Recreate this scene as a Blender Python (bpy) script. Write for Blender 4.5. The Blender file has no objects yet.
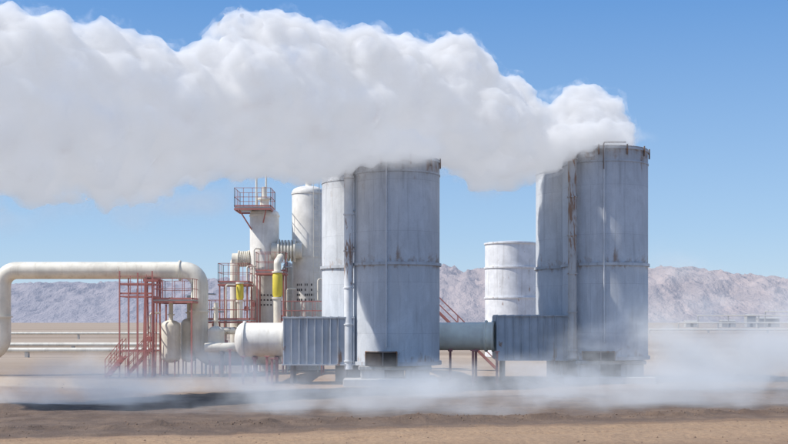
import bpy, math, random, bmesh
from mathutils import Vector, Matrix, noise
random.seed(7)
S=bpy.context.scene
COL=S.collection
F=1094.0
def U(px,d): return (px-394)*d/F
def Zh(py,d): return 3.0+(322-py)*d/F

# ---------------------------------------------------------------- materials
def new_mat(name):
    m=bpy.data.materials.new(name); m.use_nodes=True
    nt=m.node_tree
    for n in list(nt.nodes): nt.nodes.remove(n)
    out=nt.nodes.new('ShaderNodeOutputMaterial')
    return m,nt,out
class G:
    def __init__(s,nt): s.nt=nt
    def n(s,t,**k):
        nd=s.nt.nodes.new(t)
        for a,b in k.items(): setattr(nd,a,b)
        return nd
    def l(s,a,b): s.nt.links.new(a,b)
    def setin(s,sock,v):
        if hasattr(v,'is_output'): s.l(v,sock)
        else: sock.default_value=v
    def math(s,op,a,b=0.0,c=None,clamp=False):
        nd=s.n('ShaderNodeMath',operation=op); nd.use_clamp=clamp
        s.setin(nd.inputs[0],a); s.setin(nd.inputs[1],b)
        if c is not None: s.setin(nd.inputs[2],c)
        return nd.outputs[0]
    def mix(s,f,a,b):
        nd=s.n('ShaderNodeMix',data_type='RGBA')
        s.setin(nd.inputs[0],f); s.setin(nd.inputs[6],a); s.setin(nd.inputs[7],b)
        return nd.outputs[2]
    def ramp(s,v,lo,hi,a=0.0,b=1.0,smooth=True):
        nd=s.n('ShaderNodeMapRange'); nd.interpolation_type='SMOOTHSTEP' if smooth else 'LINEAR'
        s.setin(nd.inputs[0],v); nd.inputs[1].default_value=lo; nd.inputs[2].default_value=hi
        nd.inputs[3].default_value=a; nd.inputs[4].default_value=b
        return nd.outputs[0]
    def noise(s,vec,scale,detail=4,rough=.55,sc=None,dist=0):
        if sc is not None:
            mp=s.n('ShaderNodeMapping'); s.l(vec,mp.inputs[0]); mp.inputs['Scale'].default_value=sc; vec=mp.outputs[0]
        nd=s.n('ShaderNodeTexNoise'); s.l(vec,nd.inputs['Vector']); nd.inputs['Scale'].default_value=scale
        nd.inputs['Detail'].default_value=detail; nd.inputs['Roughness'].default_value=rough
        nd.inputs['Distortion'].default_value=dist
        return nd.outputs[0]
    def bump(s,h,st,dist=.02):
        b=s.n('ShaderNodeBump'); s.l(h,b.inputs['Height']); b.inputs['Strength'].default_value=st; b.inputs['Distance'].default_value=dist
        return b.outputs[0]
def c4(c): return (c[0],c[1],c[2],1.0)

def paint(name,col,rough=.55,dirt=.35,dirtcol=(.22,.17,.12),rust=0.0,metal=0.0,streak=True,bumps=.15,rband=None):
    m,nt,out=new_mat(name); g=G(nt)
    tc=g.n('ShaderNodeTexCoord').outputs['Object']
    n1=g.noise(tc,1.0,6,.6,sc=(1.3,1.3,1.3))
    c=g.mix(g.ramp(n1,.3,.7),c4([x*.86 for x in col]),c4([min(1,x*1.08) for x in col]))
    if streak:
        n2=g.noise(tc,1.0,5,.6,sc=(3.5,3.5,.22))
        c=g.mix(g.math('MULTIPLY',g.ramp(n2,.5,.72),dirt),c,c4(dirtcol))
    if rust>0:
        n3=g.noise(tc,1.0,8,.65,sc=(1.6,1.6,.7) if not rband else (7,7,1.3),dist=.4)
        k=.03
        if rband:
            sp=g.n('ShaderNodeSeparateXYZ'); g.l(tc,sp.inputs[0])
            d=g.math('ABSOLUTE',g.math('SUBTRACT',sp.outputs[2],rband[0]))
            n3=g.math('ADD',n3,g.ramp(d,0,rband[1],rband[2],0)); k=.06
        c=g.mix(g.math('MULTIPLY',g.ramp(n3,.70-k-rust*.2,.70+k-rust*.2),.85),c,(.27,.13,.06,1))
    b=g.n('ShaderNodeBsdfPrincipled'); g.l(c,b.inputs['Base Color'])
    g.setin(b.inputs['Roughness'],g.ramp(n1,.2,.8,rough-.08,min(1,rough+.12)))
    b.inputs['Metallic'].default_value=metal
    g.l(g.bump(n1,bumps,.03),b.inputs['Normal'])
    g.l(b.outputs[0],out.inputs[0])
    return m

def drum_mat(name,seam,top,zbase,tint=(.40,.45,.52)):
    m,nt,out=new_mat(name); g=G(nt)
    tc=g.n('ShaderNodeTexCoord').outputs['Object']
    sp=g.n('ShaderNodeSeparateXYZ'); g.l(tc,sp.inputs[0])
    ang=g.math('MULTIPLY',g.math('ARCTAN2',sp.outputs[1],sp.outputs[0]),2.15)
    cb=g.n('ShaderNodeCombineXYZ'); g.l(ang,cb.inputs[0]); g.l(sp.outputs[2],cb.inputs[1])
    big=g.noise(tc,1,7,.65,sc=(.8,.8,.55),dist=.8)
    c=g.mix(g.ramp(big,.3,.72),c4([x*.86 for x in tint]),c4([min(1,x*1.07) for x in tint]))
    br=g.n('ShaderNodeTexBrick'); g.l(cb.outputs[0],br.inputs['Vector'])
    br.inputs['Scale'].default_value=1; br.inputs['Brick Width'].default_value=4.5; br.inputs['Row Height'].default_value=2.45
    br.inputs['Mortar Size'].default_value=.014; br.inputs['Mortar Smooth'].default_value=.6
    br.inputs['Color1'].default_value=(1,1,1,1); br.inputs['Color2'].default_value=(.91,.92,.93,1); br.inputs['Mortar'].default_value=(.72,.72,.74,1)
    mm=g.n('ShaderNodeMix',data_type='RGBA',blend_type='MULTIPLY'); mm.inputs[0].default_value=.7
    g.l(c,mm.inputs[6]); g.l(br.outputs[0],mm.inputs[7]); c=mm.outputs[2]
    s1=g.noise(cb.outputs[0],1,7,.68,sc=(4.5,.25,1),dist=.3)
    c=g.mix(g.math('MULTIPLY',g.ramp(s1,.50,.70),.32),c,(.27,.28,.30,1))
    s2=g.noise(cb.outputs[0],1,6,.65,sc=(3.2,.35,1),dist=.3)
    c=g.mix(g.math('MULTIPLY',g.ramp(s2,.52,.75),.35),c,(.72,.72,.73,1))
    def band(z0,up,dn):
        d=g.math('SUBTRACT',sp.outputs[2],z0)
        a=g.ramp(d,-dn,0); b=g.ramp(d,0,up,1,0)
        return g.math('MULTIPLY',a,b)
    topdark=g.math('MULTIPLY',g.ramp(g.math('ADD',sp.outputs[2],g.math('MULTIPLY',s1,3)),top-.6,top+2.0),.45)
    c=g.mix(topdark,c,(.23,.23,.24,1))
    rn=g.noise(cb.outputs[0],1,8,.7,sc=(.9,.9,1),dist=.8)
    rn2=g.noise(cb.outputs[0],1,6,.6,sc=(5,.5,1))
    w=g.math('MAXIMUM',g.math('MAXIMUM',band(seam,1.0,.5),g.math('MULTIPLY',band(top,.6,1.8),.9)),g.math('MULTIPLY',band(zbase,1.2,.2),.7))
    rs=g.math('ADD',g.math('MULTIPLY',rn,.75),g.math('MULTIPLY',rn2,.4))
    rs=g.math('ADD',rs,g.math('MULTIPLY',w,.19))
    c=g.mix(g.math('MULTIPLY',g.ramp(rs,.685,.85),.75),c,(.27,.165,.10,1))
    fine=g.noise(tc,14,6,.7)
    c=g.mix(g.math('MULTIPLY',g.ramp(fine,.5,.75),.2),c,(.18,.17,.17,1))
    b=g.n('ShaderNodeBsdfPrincipled'); g.l(c,b.inputs['Base Color'])
    g.setin(b.inputs['Roughness'],g.ramp(big,.3,.7,.6,.85)); b.inputs['Metallic'].default_value=0
    b.inputs['Specular IOR Level'].default_value=.3
    dent=g.noise(tc,1,4,.5,sc=(1.1,1.1,1.1))
    h=g.math('ADD',g.math('MULTIPLY',dent,1.0),g.math('MULTIPLY',br.outputs['Fac'],-.1))
    g.l(g.bump(h,.3,.06),b.inputs['Normal'])
    g.l(b.outputs[0],out.inputs[0])
    return m

M_cream=paint('cream_pipe_paint',(.76,.72,.62),.5,.3,(.38,.31,.22),rust=.08)
M_cream2=paint('white_vessel_paint',(.78,.76,.71),.5,.3,(.40,.34,.26),rust=.10)
M_cream_bright=paint('brightened_cream_pipe_paint',(.97,.90,.76),.5,.1,(.5,.42,.32),rust=.05)  # cream paint lightened and warmed so the shaded pipe looks lit
M_tank=paint('white_tank_paint',(.74,.75,.77),.45,.45,(.40,.38,.36),rust=.25)
M_red=paint('red_steel_paint',(.47,.19,.17),.65,.3,(.28,.16,.13),rust=.15)
M_yel=paint('yellow_insulation',(.75,.62,.08),.55,.25)
M_grey=paint('grey_steel_paint',(.47,.50,.54),.6,.5,(.2,.2,.21),rust=.22)
M_pale=paint('pale_grey_pipe',(.72,.74,.76),.5,.3,(.2,.17,.14),rust=.1,rband=(5.6,2.4,.18))
M_cond=paint('pale_conduit',(.60,.62,.65),.5,.3,(.3,.3,.3))
M_stain=paint('rust_streaked_pipe',(.52,.51,.50),.6,.6,(.26,.18,.12),rust=.12,rband=(7.5,6,.165))
M_rusty=paint('rusty_steel',(.26,.22,.20),.8,.7,(.12,.08,.06),rust=.6)
M_conc=paint('stained_concrete',(.48,.46,.43),.9,.5,(.14,.12,.10),bumps=.5)
M_dark=paint('dark_recess',(.03,.02,.016),.9,.1)
M_steelg=paint('galvanised_steel',(.42,.43,.44),.5,.3,metal=.4)
M_mark=paint('black_stencil',(.08,.08,.08),.7,.0,streak=False)
M_far=paint('distant_white_paint',(.45,.43,.40),.7,.2)

# ---------------------------------------------------------------- mesh builder
class B:
    def __init__(s): s.v=[]; s.f=[]
    def box(s,a,b):
        x0,y0,z0=a; x1,y1,z1=b; o=len(s.v)
        s.v+=[(x0,y0,z0),(x1,y0,z0),(x1,y1,z0),(x0,y1,z0),(x0,y0,z1),(x1,y0,z1),(x1,y1,z1),(x0,y1,z1)]
        s.f+=[[o+i for i in q] for q in ((0,3,2,1),(4,5,6,7),(0,1,5,4),(1,2,6,5),(2,3,7,6),(3,0,4,7))]
        return s
    def beam(s,p,q,w,h=None):
        h=h or w; p=Vector(p); q=Vector(q); d=(q-p).normalized()
        up=Vector((0,0,1)) if abs(d.z)<.95 else Vector((0,1,0))
        a=d.cross(up).normalized()*w/2; b=a.cross(d).normalized()*h/2
        o=len(s.v)
        for c in (p,q):
            for sa,sb in ((-1,-1),(1,-1),(1,1),(-1,1)): s.v.append(tuple(c+a*sa+b*sb))
        s.f+=[[o+i for i in t] for t in ((0,1,2,3),(7,6,5,4),(0,4,5,1),(1,5,6,2),(2,6,7,3),(3,7,4,0))]
        return s
    def tube(s,pts,r,seg=20,cap=True):
        pts=[Vector(p) for p in pts]; n=len(pts)
        rr=r if isinstance(r,(list,tuple)) else [r]*n
        t0=(pts[1]-pts[0]).normalized()
        up=Vector((0,0,1)) if abs(t0.z)<.9 else Vector((1,0,0))
        a=t0.cross(up).normalized(); rings=[]
        for i,p in enumerate(pts):
            if i==0: t=pts[1]-p
            elif i==n-1: t=p-pts[i-1]
            else: t=(pts[i+1]-p).normalized()+(p-pts[i-1]).normalized()
            t.normalize(); a=(a-t*a.dot(t)).normalized(); b=t.cross(a)
            o=len(s.v); rings.append(o)
            for k in range(seg):
                th=2*math.pi*k/seg
                s.v.append(tuple(p+(a*math.cos(th)+b*math.sin(th))*rr[i]))
        for i in range(n-1):
            o,q=rings[i],rings[i+1]
            for k in range(seg):
                k2=(k+1)%seg; s.f.append([o+k,o+k2,q+k2,q+k])
        if cap:
            s.f.append([rings[0]+k for k in range(seg)][::-1]); s.f.append([rings[-1]+k for k in range(seg)])
        return s
    def lathe(s,prof,c=(0,0),seg=48):
        rings=[]
        for r,z in prof:
            if r<1e-5: rings.append(('p',len(s.v))); s.v.append((c[0],c[1],z))
            else:
                rings.append(('r',len(s.v)))
                for k in range(seg):
                    th=2*math.pi*k/seg; s.v.append((c[0]+r*math.cos(th),c[1]+r*math.sin(th),z))
        for (ta,a),(tb,b) in zip(rings,rings[1:]):
            for k in range(seg):
                k2=(k+1)%seg
                if ta=='r' and tb=='r': s.f.append([a+k,a+k2,b+k2,b+k])
                elif ta=='p' and tb=='r': s.f.append([a,b+k2,b+k])
                elif tb=='p' and ta=='r': s.f.append([a+k,a+k2,b])
        return s
    def ring(s,c,r,z,w,h,seg=72):
        return s.lathe([(r+.003,z-h/2),(r+w,z-h/2),(r+w,z+h/2),(r+.003,z+h/2)],c,seg)
    def rail(s,pts,h=1.1,post=1.2,t=.04):
        for p,q in zip(pts,pts[1:]):
            p=Vector(p); q=Vector(q); L=(q-p).length; n=max(1,round(L/post))
            for hh in (h,h*.52): s.beam(p+Vector((0,0,hh)),q+Vector((0,0,hh)),t)
            s.beam(p+Vector((0,0,.06)),q+Vector((0,0,.06)),.02,.1)
            for i in range(n+1):
                c=p.lerp(q,i/n); s.beam(c,c+Vector((0,0,h)),t)
        return s
    def stair(s,p,q,w=.8,side=(0,1,0)):
        p=Vector(p); q=Vector(q); sd=Vector(side)*w/2
        for k in (-1,1):
            s.beam(p+sd*k,q+sd*k,.05,.15)
            for h in (.95,.5): s.beam(p+sd*k+Vector((0,0,h)),q+sd*k+Vector((0,0,h)),.035)
            for i in range(4):
                c=(p+sd*k).lerp(q+sd*k,i/3); s.beam(c,c+Vector((0,0,.95)),.035)
        n=max(3,int(abs(p.z-q.z)/.22))
        for i in range(n):
            c=p.lerp(q,(i+.5)/n); s.beam(c-sd,c+sd,.2,.03)
        return s
    def obj(s,name,mat,origin=(0,0,0),parent=None,label=None,category=None,kind=None,group=None,smooth=True,bevel=0):
        o=Vector(origin)
        me=bpy.data.meshes.new(name)
        me.from_pydata([tuple(Vector(v)-o) for v in s.v],[],s.f); me.update()
        if smooth:
            me.polygons.foreach_set('use_smooth',[True]*len(me.polygons)); me.set_sharp_from_angle(angle=math.radians(35))
        me.materials.append(mat)
        ob=bpy.data.objects.new(name,me); COL.objects.link(ob)
        if parent is not None:
            ob.parent=parent; ob.location=o-Vector(parent.location)
        else: ob.location=o
        if bevel:
            bv=ob.modifiers.new('bevel','BEVEL'); bv.width=bevel; bv.segments=2; bv.limit_method='ANGLE'
        tag(ob,label,category,kind,group)
        return ob
def tag(ob,label=None,category=None,kind=None,group=None):
    if label: ob['label']=label
    if category: ob['category']=category
    if kind: ob['kind']=kind
    if group: ob['group']=group
def thing(name,loc,label,category,group=None):
    e=bpy.data.objects.new(name,None); COL.objects.link(e); e.location=loc; e.empty_display_size=.5
    tag(e,label,category,None,group); return e
def fillet(pts,R,n=8):
    pts=[Vector(p) for p in pts]; out=[pts[0]]
    for i in range(1,len(pts)-1):
        a,b,c=pts[i-1],pts[i],pts[i+1]
        d1=(a-b).normalized(); d2=(c-b).normalized()
        ang=d1.angle(d2); L=R/math.tan(ang/2) if ang>.01 else R
        p0=b+d1*L; p3=b+d2*L; k=.5523
        p1=p0-d1*L*k; p2=p3-d2*L*k
        for j in range(n+1):
            t=j/n; out.append(p0*(1-t)**3+p1*3*t*(1-t)**2+p2*3*t*t*(1-t)+p3*t**3)
    out.append(pts[-1]); return out
def dome(r,z0,z1,up=.5,dn=.5,n=7):
    pr=[(r*math.sin(math.pi/2*i/n),z0-dn*math.cos(math.pi/2*i/n)) for i in range(n)]
    pr+=[(r,z0),(r,z1)]
    pr+=[(r*math.cos(math.pi/2*i/n),z1+up*math.sin(math.pi/2*i/n)) for i in range(1,n)]+[(0,z1+up)]
    pr[0]=(0,z0-dn)
    return pr
def flange(b,p,ax,r,t=.1):
    p=Vector(p); ax=Vector(ax).normalized(); b.tube([p-ax*t/2,p+ax*t/2],r,24); return b

# ---------------------------------------------------------------- silencers
def silencer(main,lobe,r,zb,zt,zs,pipe,duct,label,pipemat,rimpipe,oh):
    org=(main[0],main[1],0)
    T=thing('steam_silencer',org,label,'industrial silencer tower','steam silencers')
    for i,(c,top) in enumerate((( main,zt),(lobe,zt-.02))):
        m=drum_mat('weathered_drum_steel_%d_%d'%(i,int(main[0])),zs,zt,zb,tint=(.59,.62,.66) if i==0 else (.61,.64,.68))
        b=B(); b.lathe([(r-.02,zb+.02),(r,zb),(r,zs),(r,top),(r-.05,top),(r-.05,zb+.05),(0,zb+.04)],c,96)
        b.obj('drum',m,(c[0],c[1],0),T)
        for z,w,h in ((zs,.09,.14),(top-.12,.05,.1),(top-.75,.03,.07),(zb+.1,.1,.18)):
            B().ring(c,r,z,w,h,96).obj('stiffening_ring',M_grey,(c[0],c[1],z),T)
    cx,cy=main
    b=B()
    b.box((cx-2.5,cy-2.6,-.1),(cx+2.0,cy+1.8,.30)).box((cx-1.7,cy-1.75,.28),(cx-.55,cy+1.5,zb-.1)).box((cx+.45,cy-1.75,.28),(cx+1.6,cy+1.5,zb-.1)).box((cx-.5,cy-.6,.27),(cx+.4,cy+1.2,zb-.11)).box((cx-1.8,cy-1.85,zb-.2),(cx+1.7,cy+1.5,zb-.01))
    b.obj('plinth',M_conc,(cx,cy,0),T,smooth=False,bevel=.04)
    b=B(); lx,ly=lobe; b.box((lx-1.4,ly-1.2,-.1),(lx+1.2,ly+1.4,zb-.01)); b.obj('plinth',M_conc,(lx,ly,0),T,smooth=False,bevel=.04)
    px,py,z0,z1,pr=pipe
    b=B(); b.tube(fillet([(px,py,z0),(px,py,z1),(px+.7,py+.9,z1+.02)],.25),pr,20)
    for k in range(6):
        z=z0+.4+(z1-z0-.8)*k/5; flange(b,(px,py,z),(0,0,1),pr+.04,.06)
        b.beam((px,py+.1,z+.2),(px+.5,py+.7,z+.2),.08)
    b.obj('downpipe',pipemat,(px,py,z0),T,label='vertical pipe streaked with brown rust')
    b=B(); a=math.radians(-102); R=r+.08
    cxp,cyp=cx+R*math.cos(a),cy+R*math.sin(a)
    b.tube([(cxp,cyp,zb+.9),(cxp,cyp,zt-.1)],.04,12)
    for k in range(7):
        z=zb+1.0+k*1.35; b.beam((cxp,cyp,z),(cx+(r-.02)*math.cos(a),cy+(r-.02)*math.sin(a),z),.1,.05)
    b.obj('conduit',M_cond,(cxp,cyp,zb),T)
    b=B(); a=-math.pi/2-.34; n=10; o=0; hw=.36
    for i in range(n+1):
        t=a-hw+2*hw*i/n
        for z in (zb+.0,zb+oh): b.v.append((cx+(r+.112)*math.cos(t),cy+(r+.112)*math.sin(t),z))
    for i in range(n): b.f.append([2*i,2*i+2,2*i+3,2*i+1])
    b.obj('access_opening',M_dark,(cx,cy,zb),T)
    b=B()
    for t in (a-hw,a+.06,a+hw):
        b.beam((cx+(r+.12)*math.cos(t),cy+(r+.12)*math.sin(t),zb+.02),(cx+(r+.12)*math.cos(t),cy+(r+.12)*math.sin(t),zb+oh+.03),.05)
    b.tube([(cx+(r+.12)*math.cos(a-hw+2*hw*i/8),cy+(r+.12)*math.sin(a-hw+2*hw*i/8),zb+oh+.02) for i in range(9)],.035,8)
    b.obj('opening_frame',M_rusty,(cx,cy,zb),T)
    for t in (-1.9,-1.25,-.7,-.2):
        x,y=cx+(r+.06)*math.cos(t),cy+(r+.06)*math.sin(t)
        B().box((x-.03,y-.05,zt-.45),(x+.03,y+.05,zt+.05)).obj('rim_lug',M_rusty,(x,y,zt),T,smooth=False)
    if rimpipe: B().tube(fillet([(cx-.5,cy-2.25,zt-1.2),(cx-.5,cy-2.25,zt+.12),(cx+.6,cy-2.25,zt+.12)],.1),.035,10).obj('rim_pipe',M_rusty,(cx,cy,zt),T)
    x0,x1,y0,y1,z0,z1=duct
    b=B(); b.box((x0,y0,z0),(x1,y1,z1)); n=9
    for i in range(n+1):
        x=x0+.05+(x1-x0-.1)*i/n; b.box((x-.018,y0-.08,z0+.02),(x+.018,y0-.003,z1-.02)); b.box((x-.018,y0-.07,z1+.003),(x+.018,y1,z1+.07))
    b.box((x0-.04,y0-.09,z1-.019),(x1,y0-.003,z1+.05)); b.box((x0-.04,y0-.09,z0-.05),(x1,y0-.003,z0+.019))
    b.obj('inlet_duct',M_grey,((x0+x1)/2,y0,z0),T,smooth=False)
    for x in (x0+.4,x1-.5):
        for y in (y0+.3,y1-.6): B().box((x-.07,y,-.1),(x+.07,y+.14,z0-.003)).obj('duct_leg',M_rusty,(x,y,0),T,smooth=False)
    return T
silencer((.1,54),(-1.6,57),2.15,.9,10.95,5.8,(-2.2,53.1,.7,10.4,.22),(-5.38,-1.9,53,55.4,.95,3.2),
 'tall grey twin-drum steam silencer with rust stains on concrete plinth',M_pale,False,.66)
silencer((10.8,56),(9.82,59),2.15,1.1,11.72,5.87,(8.85,54.3,1.2,11.5,.22),(5.17,9.0,55.2,57.6,1.1,3.3),
 'tall grey twin-drum silencer with brown streaked pipe beside misty ground',M_stain,True,.42)

# ---------------------------------------------------------------- inlet pipelines
def pipeline(path,R,r,label,flanges=(),mat=None,name='steam_pipeline',supports=(),seg=28,group=None,raw=None,rad=None,sm=None):
    mat=mat or M_cream
    T=thing(name,(path[0][0],path[0][1],0),label,'pipeline',group)
    b=B(); b.tube(raw or fillet(path,R,10),rad or r,seg); b.obj('pipe',mat,path[0],T)
    for p,ax in flanges:
        flange(B(),p,ax,r+.09,.09).obj('flange',mat,p,T)
    for x,y,z in supports:
        B().box((x-.05,y-.25,-.1),(x+.05,y-.15,z)).box((x-.05,y+.15,-.1),(x+.05,y+.25,z)).box((x-.1,y-.4,z-.01),(x+.1,y+.4,z+.12)).obj('support',sm or M_rusty,(x,y,0),T,smooth=False)
    return T
pts=[];rr=[]
for i in range(9):
    a=math.pi/2*i/8; pts.append((-7.45-.45*math.cos(a),54.2,2.12)); rr.append(max(.02,.84*math.sin(a)))
pts.append((-5.37,54.2,2.12)); rr.append(.84)
T=pipeline([(-5.4,54.2,2.12)],1,.84,'thick white steam header with rounded end at ribbed duct',[((-5.47,54.2,2.12),(1,0,0)),((-7.4,54.2,2.12),(1,0,0))],raw=pts,rad=rr,mat=M_cream2,supports=[(-6.9,54.2,1.15),(-5.8,54.2,1.15)],sm=M_red)
B().tube(fillet([(-6.7,54.6,2.12),(-6.7,60,2.12),(-6.2,66.5,2.3)],1.0),.6,24).obj('branch_pipe',M_cream,(-6.7,55,2.1),T)
pipeline([(5.16,55.9,2.28),(1.9,56.7,2.25),(1.2,67,2.2),(-3,68,2.2)],1.0,.72,'cream steam pipe passing behind silencer into ribbed duct',
 [((5.06,55.93,2.28),(1,-.2,0)),((4.72,56.0,2.28),(1,-.24,0))],supports=[(4.2,56.1,1.5),(2.9,56.4,1.5)],mat=M_cream_bright,sm=M_red)

# ---------------------------------------------------------------- white tank
td=95; cx,cy=U(510.5,td),td; r=25.5*td/F; zt=Zh(243,td)
T=thing('storage_tank',(cx,cy,0),'white cylindrical storage tank with rust specks behind silencer duct','storage tank')
B().lathe([(r,0),(r,zt),(r-.05,zt+.0),(r*.6,zt+.1),(0,zt+.16)],(cx,cy),72).obj('tank_shell',M_tank,(cx,cy,0),T)
for py in (244,268,298,322): B().ring((cx,cy),r,Zh(py,td),.09,.13).obj('tank_band',M_tank,(cx,cy,Zh(py,td)),T)

# ---------------------------------------------------------------- separators
def vessel(px,wpx,pytop,d,label,name='separator_vessel',mat=None):
    mat=mat or M_cream2
    x=U(px,d); r=wpx/2*d/F; zt=Zh(pytop,d)
    T=thing(name,(x,d,0),label,'pressure vessel')
    B().lathe(dome(r,2.6,zt-.4,.4,.45),(x,d),48).obj('vessel_shell',mat,(x,d,0),T)
    B().lathe([(r-.06,0),(r-.06,2.6)],(x,d),48).obj('skirt',mat,(x,d,0),T)
    for z in (2.6,zt-.5,(zt+2.6)/2): B().ring((x,d),r,z,.04,.1,48).obj('vessel_band',mat,(x,d,z),T)
    return T,x,r,zt
T,xa,ra,za=vessel(264.5,29,208,68,'tall white separator vessel with red platform around its top')
b=B(); b.tube([(xa,68,za-.05),(xa,68,za+.6),(xa,68,za+.61),(xa,68,za+1.3)],[.28,.28,.16,.16],16); b.lathe([(0,za+.5),(.42,za+.5),(.42,za+.62),(0,za+.62)],(xa,68),20)
b.tube([(xa-.5,68,za-.2),(xa-.5,68,za+1.9)],.07,10); b.tube([(xa+.1,68,za+1.2),(xa+.1,68,za+2.1)],.06,10)
b.obj('vent_valve',M_cream,(xa,68,za),T)
b=B()
for z,h in ((4.6,.1),(4.3,.1),(4.0,.1)):
    for i in range(6):
        x=xa-.55+.2*i; y=68-math.sqrt(max(0,ra**2-(x-xa)**2))-.01; b.box((x,y-.006,z),(x+.1,y,z+h))
b.obj('stencil_mark',M_mark,(xa,67,4),T,smooth=False)
T2,xb,rb,zb_=vessel(308.5,33,186,68.5,'tall cream separator vessel with ladder and stencilled lower shell')
b=B()
for k in range(34):
    z=.6+k*.32; b.beam((xb+.4,68.5-rb-.22,z),(xb+.75,68.5-rb-.12,z),.025)
for dx,dy in ((.4,-.22),(.75,-.12)): b.beam((xb+dx,68.5-rb+dy,.3),(xb+dx,68.5-rb+dy,zb_+.4),.04)
b.obj('ladder',M_cream,(xb,67,0),T2)
b=B()
for j in range(4):
    for i in range(9):
        if random.random()<.2: continue
        x=xb-.65+.125*i; z=Zh(285+5*j,68); y=68.5-math.sqrt(rb**2-(x+.05-xb)**2)-.02
        b.box((x,y-.006,z-.07),(x+random.uniform(.05,.09),y,z+.07))
b.obj('stencil_mark',M_mark,(xb,67,4),T2,smooth=False)
B().tube([(xb,68.5,zb_-.05),(xb,68.5,zb_+.5)],.2,16).lathe([(.0,zb_+.5),(.33,zb_+.5),(.33,zb_+.6),(0,zb_+.6)],(xb,68.5),20).obj('nozzle',M_cream,(xb,68.5,zb_),T2)
vessel(288,11,262,69.5,'slim cream vertical vessel between the two tall separators')
def bellows(x0,x1,y,z,r,label):
    T=thing('expansion_joint',((x0+x1)/2,y,z),label,'pipe expansion joint','bellows joints on steam pipes')
    b=B().tube([(x0-.35,y,z),(x1+.35,y,z)],r*.72,24)
    n=6; w=(x1-x0)/(n)
    for i in range(n): flange(b,(x0+w*(i+.5),y,z),(1,0,0),r if i not in(0,n-1) else r*1.08,w*.5)
    b.obj('bellows',M_cream,((x0+x1)/2,y,z),T)
bellows(U(278,67.6),U(297,67.6),67.3,Zh(251,67.6),.66,'cream ribbed expansion joint linking the tall vessels')
bellows(U(238,68),U(250,68),68,Zh(259,68),.5,'cream ribbed expansion joint on vessel side')
x=U(235,68)
pipeline([(U(239,68),68,Zh(259,68)),(x,68,Zh(259,68)),(x,68,1.0)],.3,.3,'cream pipe dropping beside red platform')
def sleeve(px,py0,py1,r,y,lab):
    x=U(px,y); T=thing('valve_body',(x,y,Zh(py1,y)),lab,'valve','yellow valves')
    z0,z1=Zh(py1,y),Zh(py0,y)
    B().lathe([(0,z0),(r*.8,z0),(r,z0+.15),(r,z1-.15),(r*.8,z1),(0,z1)],(x,y),24).obj('valve_barrel',M_yel,(x,y,z0),T)
    for z in (z0-.06,z1+.06): B().lathe([(0,z-.05),(r*1.1,z-.05),(r*1.1,z+.05),(0,z+.05)],(x,y),24).obj('valve_flange',M_cream,(x,y,z),T)
sleeve(277.5,273,297,.30,64.9,'yellow valve body between white vessels')
sleeve(240,284,300,.22,65.0,'small yellow valve beside red platform')
x=U(277.5,64.9); pipeline([(x,64.9,.5),(x,64.9,Zh(298.5,64.9))],.2,.24,'short cream riser under yellow valve',name='riser_pipe')
pipeline([(x,64.9,Zh(271.8,64.9)),(x,64.9,Zh(262,64.9)),(x,67.3,Zh(255,66.6))],.2,.22,'short cream riser above yellow valve',name='riser_pipe')
x=U(240,65); pipeline([(x,65,.5),(x,65,Zh(301,65))],.2,.16,'thin cream riser under small yellow valve',name='riser_pipe')

# ---------------------------------------------------------------- red platforms
def platform(x0,x1,y0,y1,z,label,legs=True,h=1.15,brace=True):
    T=thing('steel_platform',((x0+x1)/2,(y0+y1)/2,0),label,'steel platform','red steel platforms')
    o=((x0+x1)/2,(y0+y1)/2,z)
    B().box((x0,y0,z-.05),(x1,y1,z)).obj('deck',M_steelg,o,T,smooth=False)
    b=B()
    for y in (y0,y1): b.beam((x0,y,z-.13),(x1,y,z-.13),.06,.11)
    for x in (x0,x1): b.beam((x,y0+.03,z-.13),(x,y1-.03,z-.13),.06,.109)
    b.obj('edge_beam',M_red,o,T,smooth=False)
    b=B(); b.rail([(x0,y0,z),(x1,y0,z),(x1,y1,z),(x0,y1,z),(x0,y0,z)],h,.6,.03); b.obj('railing',M_red,o,T,smooth=False)
    if legs:
        for x in (x0+.08,x1-.08):
            for y in (y0+.08,y1-.08):
                B().beam((x,y,-.1),(x,y,z-.2),.08).obj('leg',M_red,(x,y,0),T,smooth=False)
        if brace:
            b=B(); b.beam((x0+.08,y0,.4),(x1-.08,y0,z*.5),.045); b.beam((x1-.08,y0+.05,.4),(x0+.08,y0+.05,z*.5),.045)
            b.obj('brace',M_red,o,T,smooth=False)
    else:
        for x in (x0+.3,x1-.3): B().beam((x,y0+.1,z-.2),((x0+x1)/2+(.4 if x>(x0+x1)/2 else -.2),(y0+y1)/2,z-1.3),.06).obj('bracket',M_red,o,T,smooth=False)
    return T
platform(U(236,67),U(272,67),66.3,68.8,Zh(208,67),'red railed platform at the top of white vessel',legs=False)
platform(U(257,66),U(286,66),65.3,66.9,Zh(272,66),'red railed platform halfway up white vessel')
platform(U(220,66),U(250,66),65.3,67.3,Zh(283,66),'red railed platform beside dropping cream pipe',brace=False)
platform(U(207,64),U(252,64),63,65.6,Zh(320,64),'low red railed walkway before the vessels',brace=False)
platform(U(283,64),U(324,64),63,65.0,Zh(321,64),'low red railed walkway at foot of cream vessel',brace=False)
platform(U(156,61),U(196,61),60,63.4,Zh(300,61),'red railed platform above small cream vessels',brace=False)
x0,x1,y0,y1=U(125,61),U(157,61),59.8,61.8
T=thing('stair_tower',((x0+x1)/2,60.8,0),'red steel access frame of slim posts under cream pipe','stair tower')
zt=Zh(272,61)
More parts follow.
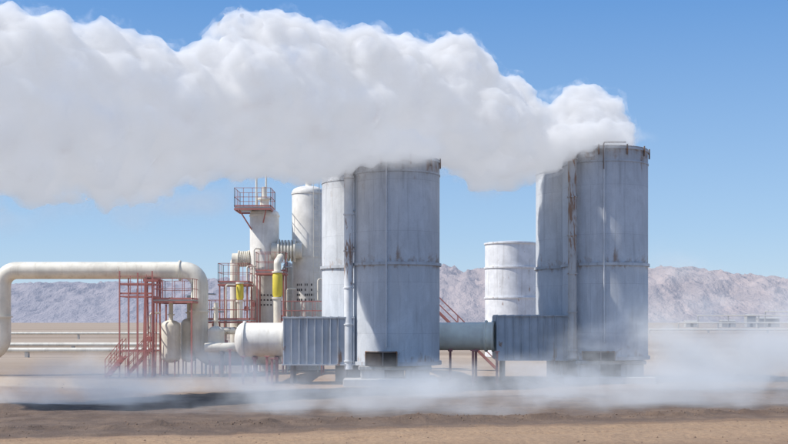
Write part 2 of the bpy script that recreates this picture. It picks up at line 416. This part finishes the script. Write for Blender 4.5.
for k,x in enumerate((x0,x0+.5,(x0+x1)/2+.1,x1-.4,x1)):
    for y in (y0,y1): B().beam((x,y,-.1),(x,y,zt-(.0,.9,.1,.4,.0)[k]),.07).obj('leg',M_red,(x,y,0),T,smooth=False)
for z in (1.5,4.5,zt-.6):
    b=B()
    for y in (y0,y1): b.beam((x0,y,z-.1),(x1,y,z-.1),.045,.07)
    for x in (x0,x1): b.beam((x,y0+.03,z-.1),(x,y1-.03,z-.1),.045,.069)
    b.obj('cross_beam',M_red,(x0,y0,z),T,smooth=False)
B().stair((x0+.1,60.9,0),(x1-.3,60.9,1.5),.45).obj('stair_flight',M_red,(x0,60.3,0),T,smooth=False)
B().rail([(x0,y0,4.5),(x1,y0,4.5)],1.0,.6,.03).obj('railing',M_red,(x0,y0,4.5),T,smooth=False)
b=B()
for k in range(16): b.beam((x1-.3,y0-.1,.3+k*.33),(x1+.05,y0-.1,.3+k*.33),.02)
for xx in (x1-.3,x1+.05): b.beam((xx,y0-.1,0),(xx,y0-.1,5.6),.03)
b.obj('ladder',M_red,(x1,y0,0),T,smooth=False)
T=thing('steel_stair',(U(118,60),60,0),'low red steel stair at the foot of the access frame','steel stair')
B().stair((U(110,60),59.4,.02),(U(127,60),59.4,1.15),.8).obj('stair_flight',M_red,(U(118,60),60,0),T,smooth=False)
T=thing('steel_stair',(4.6,68,0),'red handrailed steel stair descending behind cream pipe','steel stair')
B().stair((U(438,68),68,3.65),(U(438,68)+3.7,68,.02),.8).obj('stair_flight',M_red,(4.6,68,0),T,smooth=False)
B().rail([(0.4,68.4,3.7),(U(438,68),68.4,3.7)],1.0,.9).box((.4,67.6,3.6),(U(438,68),68.4,3.69)).beam((1.2,68,-.1),(1.2,68,3.59),.16).obj('landing',M_red,(1.5,68,3.7),T,smooth=False)
for px,d,z0,z1 in ((206,62.5,.3,4.6),(214,63.6,.2,3.6),(226,64.5,.2,5.2),(247,66.4,.2,6.4),(254,66.9,.5,7.5),(287,65.4,.3,5.0),(283,65.6,.3,6.3),(318,66.2,.2,5.6),(150,60.9,.2,3.5)):
    x=U(px,d); T=thing('instrument_line',(x,d,0),'thin vertical instrument pipe with small hand valve','pipe','thin instrument pipes')
    m_=random.choice((M_cream,M_red,M_steelg,M_cream))
    B().tube(fillet([(x,d,z0-.4),(x,d,z1),(x+.5,d+.3,z1)],.15),.05,10).obj('pipe',m_,(x,d,0),T)
    z=z0+(z1-z0)*random.uniform(.3,.6)
    B().box((x-.1,d-.1,z-.12),(x+.1,d+.1,z+.12)).tube([(x,d-.1,z),(x,d-.3,z)],.025,8).tube([(x,d-.29,z),(x,d-.33,z)],.15,14).obj('hand_valve',M_red,(x,d,z),T,bevel=.01)

def small_vessel(px,w,pyt,d,label):
    x=U(px,d); r=w/2*d/F; zt=Zh(pyt,d)
    T=thing('drain_vessel',(x,d,0),label,'pressure vessel','small cream drain vessels')
    B().lathe(dome(r,1.0,zt-.35,.35,.3),(x,d),36).obj('vessel_shell',M_cream,(x,d,0),T)
    for a in (.6,2.2,3.9,5.4): B().beam((x+r*.85*math.cos(a),d+r*.85*math.sin(a),-.05),(x+r*.85*math.cos(a),d+r*.85*math.sin(a),1.2),.08).obj('leg',M_red,(x,d,0),T,smooth=False)
    b=B(); b.tube([(x,d,zt-.05),(x,d,zt+1.3)],.12,14); flange(b,(x,d,zt+.3),(0,0,1),.2,.08); flange(b,(x,d,zt+1.0),(0,0,1),.2,.08)
    b.obj('nozzle',M_cream,(x,d,zt),T)
small_vessel(171,19,320,61.7,'small cream domed vessel under red platform')
small_vessel(189,16,318,62.6,'small cream domed vessel beside the pipe drop')
small_vessel(216,17,326,61,'small cream domed vessel next to low walkway')
zc=Zh(270.5,62); xl=U(2,62); xr=U(199.5,62)
pipeline([(xl-9,60.5,1.25),(xl,62,1.25),(xl,62,zc),(xr,62,zc),(xr,62,1.0),(xr+4.0,63.5,1.0)],.85,.49,
 'large cream overhead pipe bending down at both ends',
 [((xl,62,3.3),(0,0,1)),((xr,62,3.6),(0,0,1)),((xr-1.1,62,zc),(1,0,0))],supports=[(xl-4,61.2,.75)])
T=thing('pipe_trestle',(U(150,62),62,0),'red steel trestle carrying the overhead cream pipe','pipe support')
for x in (U(146,62),U(158,62)):
    for y in (61.3,62.9): B().beam((x,y,-.1),(x,62+(y-62)*.3,zc-.6),.08).obj('leg',M_red,(x,y,0),T,smooth=False)
B().box((U(145,62),61.5,zc-.64),(U(160,62),62.5,zc-.5)).obj('saddle',M_red,(U(150,62),62,zc),T,smooth=False)
pipeline([(U(205,60.5),60.5,1.6),(U(238,60.5),60.5,1.6),(U(246,66),66,1.6)],.5,.26,'low cream connecting pipe on short supports',supports=[(U(222,60.5),60.5,1.25)])
pipeline([(U(212,62),62,2.5),(U(232,62),62,2.5),(U(236,68),68,2.5)],.4,.2,'thin cream pipe above low walkway')

def post(px,pyt,d,mat=None):
    mat=mat or M_red
    x=U(px,d); z=Zh(pyt,d); T=thing('marker_post',(x,d,0),'short rusty red post standing in the mist','post','short red posts')
    B().beam((x,d,-.1),(x,d,z),.11).obj('shaft',mat,(x,d,0),T,smooth=False,bevel=.01)
    B().box((x-.12,d-.12,z+.001),(x+.12,d+.12,z+.05)).obj('cap',mat,(x,d,z),T,smooth=False)
for px,py,d in ((243,357,52.8),(267,357,52.5),(272,359,52.3),(473,351,52.5),(497,352,53),(230,350,58)): post(px,py,d)

def long_pipe(x0,x1,y,z,r,label,step=12,sw=.15,slope=.05):
    T=thing('distant_pipeline',((x0+x1)/2,y,0),label,'pipeline','distant pipelines')
    B().tube([(x0,y,z),(x1,y+(x1-x0)*slope,z)],r,12).obj('pipe',M_cream,((x0+x1)/2,y,z),T)
    n=int((x1-x0)/step)
    for i in range(n+1):
        x=x0+(x1-x0)*i/n; yy=y+(x-x0)*slope; B().box((x-sw,yy-.2,-.1),(x+sw,yy+.2,z-r+.02)).obj('support',M_conc,(x,yy,0),T,smooth=False)
long_pipe(-60,-17,92,.6,.2,'long cream pipeline on low supports across desert')
long_pipe(-60,-19,110,.7,.2,'long cream pipeline on low supports across desert')
long_pipe(-120,-30,190,1.0,.25,'far cream pipeline crossing the flat desert')
long_pipe(130,330,500,2.6,.3,'pale pipeline stretching over hazy desert floor',18,.25,0)
long_pipe(150,330,540,6.2,.3,'raised pale pipeline on tall supports',14,.25,0)
long_pipe(190,340,560,8.4,.28,'raised pale pipeline on tall supports',14,.25,0)
long_pipe(70,200,300,.9,.25,'low pale pipeline on desert floor',16,.2,0)
def shed(x,y,w,d,h):
    T=thing('distant_shed',(x,y,0),'small pale flat-topped shed out on the desert','shed','far pale sheds')
    B().box((x-w/2,y-d/2,-.2),(x+w/2,y+d/2,h)).obj('wall',M_far,(x,y,0),T,smooth=False)
    b=B(); b.v+=[(x-w/2-.3,y-d/2-.3,h+.01),(x+w/2+.3,y-d/2-.3,h+.01),(x+w/2+.3,y+d/2+.3,h+.01),(x-w/2-.3,y+d/2+.3,h+.01),(x-w/2-.3,y,h+1),(x+w/2+.3,y,h+1)]
    b.f+=[[0,1,5,4],[2,3,4,5],[0,4,3],[1,2,5],[0,3,2,1]]; b.obj('roof',M_far,(x,y,h),T,smooth=False)
    B().box((x-.8,y-d/2-.05,0),(x+.8,y-d/2-.01,min(2.2,h*.8))).obj('door',M_dark,(x,y-d/2,0),T,smooth=False)
for a in ((195,640,8,6,3.4),(222,650,12,6,5.0),(205,630,5,5,6.5),(175,645,7,5,3.0)): shed(*a)

# ---------------------------------------------------------------- ground
m,nt,out=new_mat('desert_soil'); g=G(nt)
pos=g.n('ShaderNodeNewGeometry').outputs['Position']
sp=g.n('ShaderNodeSeparateXYZ'); g.l(pos,sp.inputs[0]); X,Y=sp.outputs[0],sp.outputs[1]
n1=g.noise(pos,.06,6,.6,dist=.5); n2=g.noise(pos,.9,8,.65); n3=g.noise(pos,7,6,.7)
n4=g.noise(pos,1,5,.6,sc=(.035,.35,1))
c=g.mix(g.ramp(n1,.35,.65),(.26,.165,.10,1),(.35,.23,.145,1))
c=g.mix(g.math('MULTIPLY',g.ramp(n4,.45,.65),.5),c,(.17,.105,.067,1))
c=g.mix(g.math('MULTIPLY',g.ramp(n2,.42,.7),.4),c,(.40,.28,.18,1))
c=g.mix(g.math('MULTIPLY',g.ramp(n3,.48,.72),.4),c,(.12,.077,.05,1))
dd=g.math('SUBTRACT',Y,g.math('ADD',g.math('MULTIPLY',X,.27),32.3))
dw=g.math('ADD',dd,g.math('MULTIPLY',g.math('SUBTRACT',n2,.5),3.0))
painted_shadow=g.math('MULTIPLY',g.ramp(dw,-1.8,-.8),g.ramp(dw,11,19,1,0))
painted_shadow=g.math('MULTIPLY',painted_shadow,g.ramp(g.math('ADD',X,g.math('MULTIPLY',n1,8)),-4,14,.85,.7))
c=g.mix(painted_shadow,c,g.mix(g.ramp(n2,.4,.65),(.088,.062,.05,1),(.15,.105,.078,1)))  # plume's broad foreground shadow painted into the soil colour as darker brown
trk=g.math('MULTIPLY',g.ramp(dw,-9,-5.0),g.ramp(dw,-2.4,-1.6,1,0))
c=g.mix(g.math('MULTIPLY',trk,.6),c,g.mix(g.ramp(n3,.35,.65),(.46,.31,.185,1),(.32,.21,.13,1)))
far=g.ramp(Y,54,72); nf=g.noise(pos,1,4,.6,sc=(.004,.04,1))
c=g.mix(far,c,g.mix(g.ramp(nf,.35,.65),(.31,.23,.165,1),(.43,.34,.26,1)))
tw=g.math('ABSOLUTE',g.math('SUBTRACT',Y,g.math('ADD',g.math('MULTIPLY',X,-.35),49)))
c=g.mix(g.math('MULTIPLY',g.ramp(g.math('ADD',tw,g.math('MULTIPLY',n2,1.2)),3.6,5.2,.85,0),g.ramp(X,-14,-8,1,0)),c,(.52,.40,.28,1))
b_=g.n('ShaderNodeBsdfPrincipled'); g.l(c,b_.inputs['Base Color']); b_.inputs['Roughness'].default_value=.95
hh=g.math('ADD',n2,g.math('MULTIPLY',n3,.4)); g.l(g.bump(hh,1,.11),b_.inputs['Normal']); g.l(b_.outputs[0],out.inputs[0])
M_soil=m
def gh(x,y):
    if y>140 or abs(x)>90: return -.03
    z=.08*noise.fractal(Vector((x*.18,y*.18,0)),1,2,4)+.03*noise.noise(Vector((x*1.3,y*1.3,3)))+.014*noise.noise(Vector((x*3.3,y*3.3,8)))
    if y>48: z*=.35
    yb=31.0+(x+8)*.27
    dd=(y-yb)
    if y<48:
        w=.6+.25*noise.noise(Vector((x*.5,0,5)))
        z+=(.14+.12*noise.noise(Vector((x*.5,y*.5,9)))+.11*noise.noise(Vector((x*2.0,y*2.0,2)))+.05*noise.noise(Vector((x*5,y*5,2))))*math.exp(-(dd/w)**2)
        z+=(.15+.12*noise.noise(Vector((x*.5,y*.6,1))))*math.exp(-((x+14)/6)**2-((y-38)/2.2)**2)
        for off in (-2.2,-3.1,-4.3,3.4,5.2,6.0):
            z-=.04*math.exp(-((dd-off+.3*math.sin(x*.2))/.14)**2)
    return z-.03
def axis(lo,hi,c0,c1,fine):
    a=[c0+i*fine for i in range(int((c1-c0)/fine)+1)]
    s=fine; x=a[-1]
    while x<hi: s*=1.3; x+=s; a.append(min(x,hi))
    s=fine; x=a[0]; L=[]
    while x>lo: s*=1.3; x-=s; L.append(max(x,lo))
    return L[::-1]+a
xs=axis(-9000,9000,-32,32,.15); ys=axis(-200,9000,24,60,.11)
nx=len(xs); V=[(x,y,gh(x,y)) for y in ys for x in xs]
Fc=[(j*nx+i,j*nx+i+1,(j+1)*nx+i+1,(j+1)*nx+i) for j in range(len(ys)-1) for i in range(nx-1)]
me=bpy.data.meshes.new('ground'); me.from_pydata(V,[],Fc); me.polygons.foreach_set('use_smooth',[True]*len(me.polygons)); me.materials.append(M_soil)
gr=bpy.data.objects.new('ground',me); COL.objects.link(gr); gr['kind']='structure'; gr['label']='brown desert soil with wheel ruts and low berm'
b=B()
for i in range(2000):
    y=25+ (random.random()**1.3)*30; x=random.uniform(-.42,.42)*y
    if random.random()<.75:
        y=31.0+(x+8)*.27+random.gauss(.3,.6)
    r=random.choice((.012,.015,.02,.02,.03,.035))*random.uniform(.6,1.3); z=gh(x,y)+r*.2; o=len(b.v)
    for k,(dx,dy,dz) in enumerate(((1,0,0),(-1,0,0),(0,1,0),(0,-1,0),(0,0,.7),(0,0,-.7))):
        q=random.uniform(.7,1.3); b.v.append((x+dx*r*q,y+dy*r*q,z+dz*r*q))
    for t in ((0,2,4),(2,1,4),(1,3,4),(3,0,4),(2,0,5),(1,2,5),(3,1,5),(0,3,5)): b.f.append([o+q for q in t])
M_stone=paint('desert_stone',(.20,.135,.095),.9,.2)
b.obj('gravel',M_stone,label='loose brown stones and clods on the soil',kind='stuff',smooth=False)

# ---------------------------------------------------------------- mountains
m,nt,out=new_mat('mountain_rock_painted_haze'); g=G(nt)
pos=g.n('ShaderNodeNewGeometry').outputs['Position']
sp=g.n('ShaderNodeSeparateXYZ'); g.l(pos,sp.inputs[0])
n1=g.noise(pos,.004,8,.65); n2=g.noise(pos,.02,6,.7)
c=g.mix(g.ramp(n1,.35,.65),(.22,.185,.18,1),(.35,.285,.26,1)); c=g.mix(g.math('MULTIPLY',g.ramp(n2,.4,.7),.35),c,(.17,.155,.165,1))
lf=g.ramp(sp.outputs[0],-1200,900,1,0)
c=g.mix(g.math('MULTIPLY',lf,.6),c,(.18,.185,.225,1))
b_=g.n('ShaderNodeBsdfPrincipled'); g.l(c,b_.inputs['Base Color']); b_.inputs['Roughness'].default_value=1
b_.inputs['Specular IOR Level'].default_value=0
bn=g.noise(pos,1,7,.62,sc=(.014,.007,.01)); g.l(g.bump(bn,1,52),b_.inputs['Normal'])
b_.inputs['Emission Color'].default_value=(.37,.42,.56,1); b_.inputs['Emission Strength'].default_value=.45  # bluish glow painted onto the rock in place of aerial haze
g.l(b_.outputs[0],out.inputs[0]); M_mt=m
def mtn(name,y0,depth,prof,seed,label):
    nxm,nym=640,110; V=[]
    for j in range(nym):
        for i in range(nxm):
            t=i/(nxm-1); px=-500+1800*t; v=j/(nym-1); y=y0+depth*v; x=(px-394)*y0/F
            k=0
            for (a,ya),(bb,yb) in zip(prof,prof[1:]):
                if a<=px<=bb: k=ya+(yb-ya)*(px-a)/(bb-a)
            H=(322-k)*(y0+depth*.75)/F+3
            p=Vector((x*.0025,y*.0017,seed)); q=Vector((x*.011,y*.005,seed+4))
            rdg=1-abs(noise.noise(p))*2.2; r2=1-abs(noise.noise(p*2.3))*2.2; r3=1-abs(noise.noise(q))*2.2; r4=1-abs(noise.noise(q*2.3))*2.2
            env=math.sin(min(1,v*1.15)*math.pi*.5)**1.2 if v<.87 else max(0,(1-v)/.13)
            kf=1-.65*v
            z=H*env*(.87+kf*(.12*(rdg-.8)+.14*(r2-.8)+.14*(r3-.8)+.07*(r4-.8)))
            V.append((x,y,max(-2,z)-1))
    Fc=[(j*nxm+i,j*nxm+i+1,(j+1)*nxm+i+1,(j+1)*nxm+i) for j in range(nym-1) for i in range(nxm-1)]
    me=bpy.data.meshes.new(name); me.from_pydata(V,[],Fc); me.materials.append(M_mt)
    me.polygons.foreach_set('use_smooth',[True]*len(me.polygons))
    o=bpy.data.objects.new(name,me); COL.objects.link(o); o['kind']='structure'; o['label']=label
mtn('hills',4300,1500,[(-500,285),(0,274),(100,271),(235,265),(330,258),(440,253),(500,259),(560,259),(620,250),(690,249),(745,254),(800,260),(900,268),(1300,285)],3.3,'barren pinkish desert mountains with blue haze painted in')

# ---------------------------------------------------------------- steam plume
top=[(-160,-10),(-60,-20),(0,6),(60,12),(120,28),(165,40),(200,44),(215,22),(240,6),(275,8),(320,22),(380,32),(430,38),(455,34),(470,52),(500,68),(525,88),(543,120),(556,100),(570,84),(592,82),(614,96),(634,122),(645,148)]
bot=[(-160,222),(0,204),(60,208),(110,210),(150,204),(185,192),(215,184),(260,182),(310,188),(350,178),(400,168),(440,171),(475,186),(520,185),(545,172),(600,156),(634,149),(645,149)]
def ev(pr,x):
    for (a,ya),(bb,yb) in zip(pr,pr[1:]):
        if a<=x<=bb: return ya+(yb-ya)*(x-a)/(bb-a)
    return pr[-1][1]
def dep(px): return ev([(-300,36),(-150,37.5),(0,41.5),(200,47.5),(330,52),(400,54),(640,57),(900,58)],px)
def sph(kind):
    px=random.uniform(-150,634); t,bm=ev(top,px),ev(bot,px); H=(bm-t)/2; mid=(bm+t)/2
    if kind==0: r=H*random.uniform(.45,.7)
    elif kind==1: r=min(H*.5,random.uniform(12,30))
    elif kind==2: r=min(H*.4,random.uniform(6,13))
    else: r=random.uniform(2.8,6)
    a=random.uniform(0,2*math.pi)
    rad=random.uniform(0,1)**.5*(H-r) if kind==0 else (H-r*random.uniform(.5,1.2))
    y=mid+rad*math.sin(a); w=rad*math.cos(a)*.8
    if 520<px<562 and y-r<t-2: y=t+r
    d=dep(px); s=d/F
    return (U(px,d),d+w*s,Zh(y,d),r*s)
big=[sph(0) for _ in range(90)]+[sph(1) for _ in range(230)]
med=[sph(2) for _ in range(550)]; sml=[sph(3) for _ in range(1100)]
for cx,cy,zt in ((.1,54,10.95),(-1.6,57,10.95),(10.8,56,11.7),(9.82,59,11.7)):
    for k in range(16):
        a=random.uniform(0,6.28); q=random.uniform(0,1.7); med.append((cx+q*math.cos(a)-.3,cy+q*math.sin(a),zt+random.uniform(-.1,.7),random.uniform(.5,.9)))
for x,y,z,r in ((-2.2,52.0,10.9,1.0),(-1.2,51.5,11.1,1.0),(-.2,51.4,11.2,.95),(.8,51.5,11.2,.9),(1.6,52.0,11.3,.75),(-3.0,54,10.9,1.0),(8.3,54,11.9,1.1),(7.7,54.6,11.2,1.0),(9.3,53.5,12.1,.9),(10.3,53.5,12.3,.75),(11.3,53.6,12.4,.6)): med.append((x,y,z,r))
def remesh(spheres,grow,vox,disp,name,smooth=2,freq=.8):
    bm=bmesh.new(); bmesh.ops.create_icosphere(bm,subdivisions=2,radius=1)
    bv=[v.co.copy() for v in bm.verts]; bf=[[v.index for v in f.verts] for f in bm.faces]; bm.free()
    V=[];Fc=[]
    for x,y,z,r in spheres:
        o=len(V); r+=grow; V+=[(x+v.x*r,y+v.y*r,z+v.z*r) for v in bv]; Fc+=[[o+i for i in f] for f in bf]
    me=bpy.data.meshes.new('tmp'); me.from_pydata(V,[],Fc); ob=bpy.data.objects.new('tmp',me); COL.objects.link(ob)
    md=ob.modifiers.new('r','REMESH'); md.mode='VOXEL'; md.voxel_size=vox
    sm=ob.modifiers.new('s','SMOOTH'); sm.iterations=smooth; sm.factor=.5
    dg=bpy.context.evaluated_depsgraph_get(); me2=bpy.data.meshes.new_from_object(ob.evaluated_get(dg)); me2.name=name
    bpy.data.objects.remove(ob)
    ns=[v.normal.copy() for v in me2.vertices]
    if disp:
        for v,n in zip(me2.vertices,ns):
            p=v.co; t=noise.turbulence(p*freq,3,False)-.6
            v.co=p+n*t*disp
    me2.polygons.foreach_set('use_smooth',[True]*len(me2.polygons))
    return me2
m,nt,out=new_mat('steam_core'); g=G(nt)
d1=g.n('ShaderNodeBsdfPrincipled'); d1.inputs['Base Color'].default_value=(.95,.95,.96,1); d1.inputs['Roughness'].default_value=1
d1.inputs['Specular IOR Level'].default_value=0
d1.inputs['Emission Color'].default_value=(.90,.92,1,1); d1.inputs['Emission Strength'].default_value=.12  # added glow stands in for light scattered inside the steam, softening its shading
g.l(d1.outputs[0],out.inputs[0]); M_core=m
core=remesh([s for s in big if s[3]>.95],-.6,.2,.08,'steam_plume',14,1.1); core.materials.append(M_core)
P=bpy.data.objects.new('steam_plume',core); COL.objects.link(P)
tag(P,'thick white billowing steam plume blown sideways off the silencers','steam cloud')
def vol(name,dens,emis,scale=.5,lo=.4,hi=.6,step=1.0,ell=False,col=(1,1,1),stretch=(1,1,1),emc=(.88,.91,1,1),detail=3,rough=.6):
    m,nt,out=new_mat(name); g=G(nt)
    pos=g.n('ShaderNodeNewGeometry').outputs['Position']
    n=g.noise(pos,scale,detail,rough,sc=stretch)
    if ell:
        tc=g.n('ShaderNodeTexCoord').outputs['Object']
        ln=g.n('ShaderNodeVectorMath',operation='LENGTH'); g.l(tc,ln.inputs[0])
        fall=g.ramp(ln.outputs['Value'],.1,1.0,1,0)
        v=g.math('MULTIPLY',g.ramp(g.math('ADD',n,g.math('MULTIPLY',g.math('SUBTRACT',fall,1),.25)),lo,hi),fall)
    else: v=g.ramp(n,lo,hi)
    v=g.math('MULTIPLY',v,dens)
    pv=g.n('ShaderNodeVolumePrincipled'); g.l(v,pv.inputs['Density']); pv.inputs['Color'].default_value=c4(col)
    pv.inputs['Anisotropy'].default_value=.0
    g.l(g.math('MULTIPLY',v,emis),pv.inputs['Emission Strength']); pv.inputs['Emission Color'].default_value=emc  # steam given its own glow in place of repeated light scattering
    g.l(pv.outputs[0],out.inputs['Volume'])
    m.cycles.volume_step_rate=step
    return m
hal=remesh(big+med+sml,.02,.2,.28,'vapour',1,1.3); hal.materials.append(vol('steam_vapour',2.1,.34,1.0,.25,.52,.2,detail=2))
h=bpy.data.objects.new('vapour',hal); COL.objects.link(h); h.parent=P
fz=remesh(big+med,.42,.4,.5,'vapour_fringe',4); fz.materials.append(vol('steam_fringe',.6,.42,.95,.50,.70,.2,detail=4,rough=.65))
h=bpy.data.objects.new('vapour_fringe',fz); COL.objects.link(h); h.parent=P
bm=bmesh.new(); bmesh.ops.create_icosphere(bm,subdivisions=4,radius=1); mm=bpy.data.meshes.new('mist_bank'); bm.to_mesh(mm); bm.free()
mw=mm.copy(); mw.name='wisp'; mt=mm.copy(); mt.name='outflow'
mm.materials.append(vol('ground_mist',.40,.23,.40,.335,.62,.7,ell=True,stretch=(.85,.8,1.2),emc=(.78,.86,1,1),detail=4,rough=.62))
mw.materials.append(vol('thin_wisp',.34,.40,.34,.38,.62,.6,ell=True))
mt.materials.append(vol('rim_outflow',2.0,.36,.9,.20,.52,.5,ell=True))
for px,py,a,b2,c in ((40,210,5,3,1.7),(120,214,5,3,1.7),(180,204,4,2.5,1.3),(250,190,4,2.5,1.1),(500,190,3,2,1.0),(-40,215,6,3,2)):
    d=dep(px); o=bpy.data.objects.new('wisp',mw); COL.objects.link(o); o.parent=P; o.location=(U(px,d),d,Zh(py,d)); o.scale=(a,b2,c)
for x,y,z,a,b2,c in ((-.3,51.5,10.9,3.2,1.1,.95),(8.5,53.6,11.8,2.0,1.1,1.2),(10.6,53.7,12.0,2.6,1.0,.8),(1.5,51.9,11.1,1.5,1.2,.8)):
    o=bpy.data.objects.new('outflow',mt); COL.objects.link(o); o.parent=P; o.location=(x,y,z); o.scale=(a,b2,c)
for (x,y,z,a,b2,c) in ((-8,47,.4,13,6,2.8),(3,45,.3,11,5.5,2.4),(13,49,.9,11,6,4.6),(19,54,1.4,10,9,5.8),(-12,40,.3,12,6,2.4),(-1,37,.2,13,5.5,2.2),(10,40,.3,12,6,2.6),(13.6,52.3,3.0,4.0,3,5.2)):
    o=bpy.data.objects.new('mist_bank',mm); COL.objects.link(o); o.location=(x,y,z); o.scale=(a,b2,c)
    tag(o,'low drifting bank of thin white steam over the soil','steam mist',None,'steam drifting over the ground')

# ---------------------------------------------------------------- light, world, camera
az=math.radians(-104); el=math.radians(50)   # azimuth clockwise from +Y
sd=Vector((math.sin(az)*math.cos(el),math.cos(az)*math.cos(el),math.sin(el)))
L=bpy.data.lights.new('sun','SUN'); L.energy=5.0; L.angle=math.radians(.5); L.color=(1,.95,.87)
lo=bpy.data.objects.new('sun',L); COL.objects.link(lo); lo.rotation_euler=sd.to_track_quat('Z','Y').to_euler()
W=bpy.data.worlds.new('World'); S.world=W; W.use_nodes=True; nt=W.node_tree; g=G(nt)
sky=nt.nodes.new('ShaderNodeTexSky'); sky.sky_type='NISHITA'; sky.sun_disc=False; sky.sun_elevation=el; sky.sun_rotation=az%(2*math.pi)
sky.altitude=0; sky.air_density=1.0; sky.dust_density=.3; sky.ozone_density=3
tc=g.n('ShaderNodeTexCoord').outputs['Generated']; sp=g.n('ShaderNodeSeparateXYZ'); g.l(tc,sp.inputs[0])
cr=g.n('ShaderNodeValToRGB'); g.l(sp.outputs[2],cr.inputs[0]); e=cr.color_ramp.elements
e[0].position=0; e[0].color=(4.3,5.7,7.2,1); e[1].position=1; e[1].color=(.6,1.6,3.9,1)
for p,c in ((.08,(3.0,4.7,7.0,1)),(.28,(1.0,2.7,6.0,1))):
    q=e.new(p); q.color=c
mx=g.mix(.75,sky.outputs[0],cr.outputs[0]); g.l(mx,nt.nodes['Background'].inputs[0])
nt.nodes['Background'].inputs[1].default_value=.125
S.view_settings.view_transform='Standard'; S.view_settings.look='None'; S.view_settings.exposure=0
cam=bpy.data.cameras.new('camera'); co=bpy.data.objects.new('camera',cam); COL.objects.link(co)
co.location=(0,0,3); co.rotation_euler=(math.pi/2,0,0); cam.sensor_width=36; cam.lens=F*36/788
cam.shift_y=(322-222)/788; cam.clip_start=.5; cam.clip_end=20000
S.camera=co
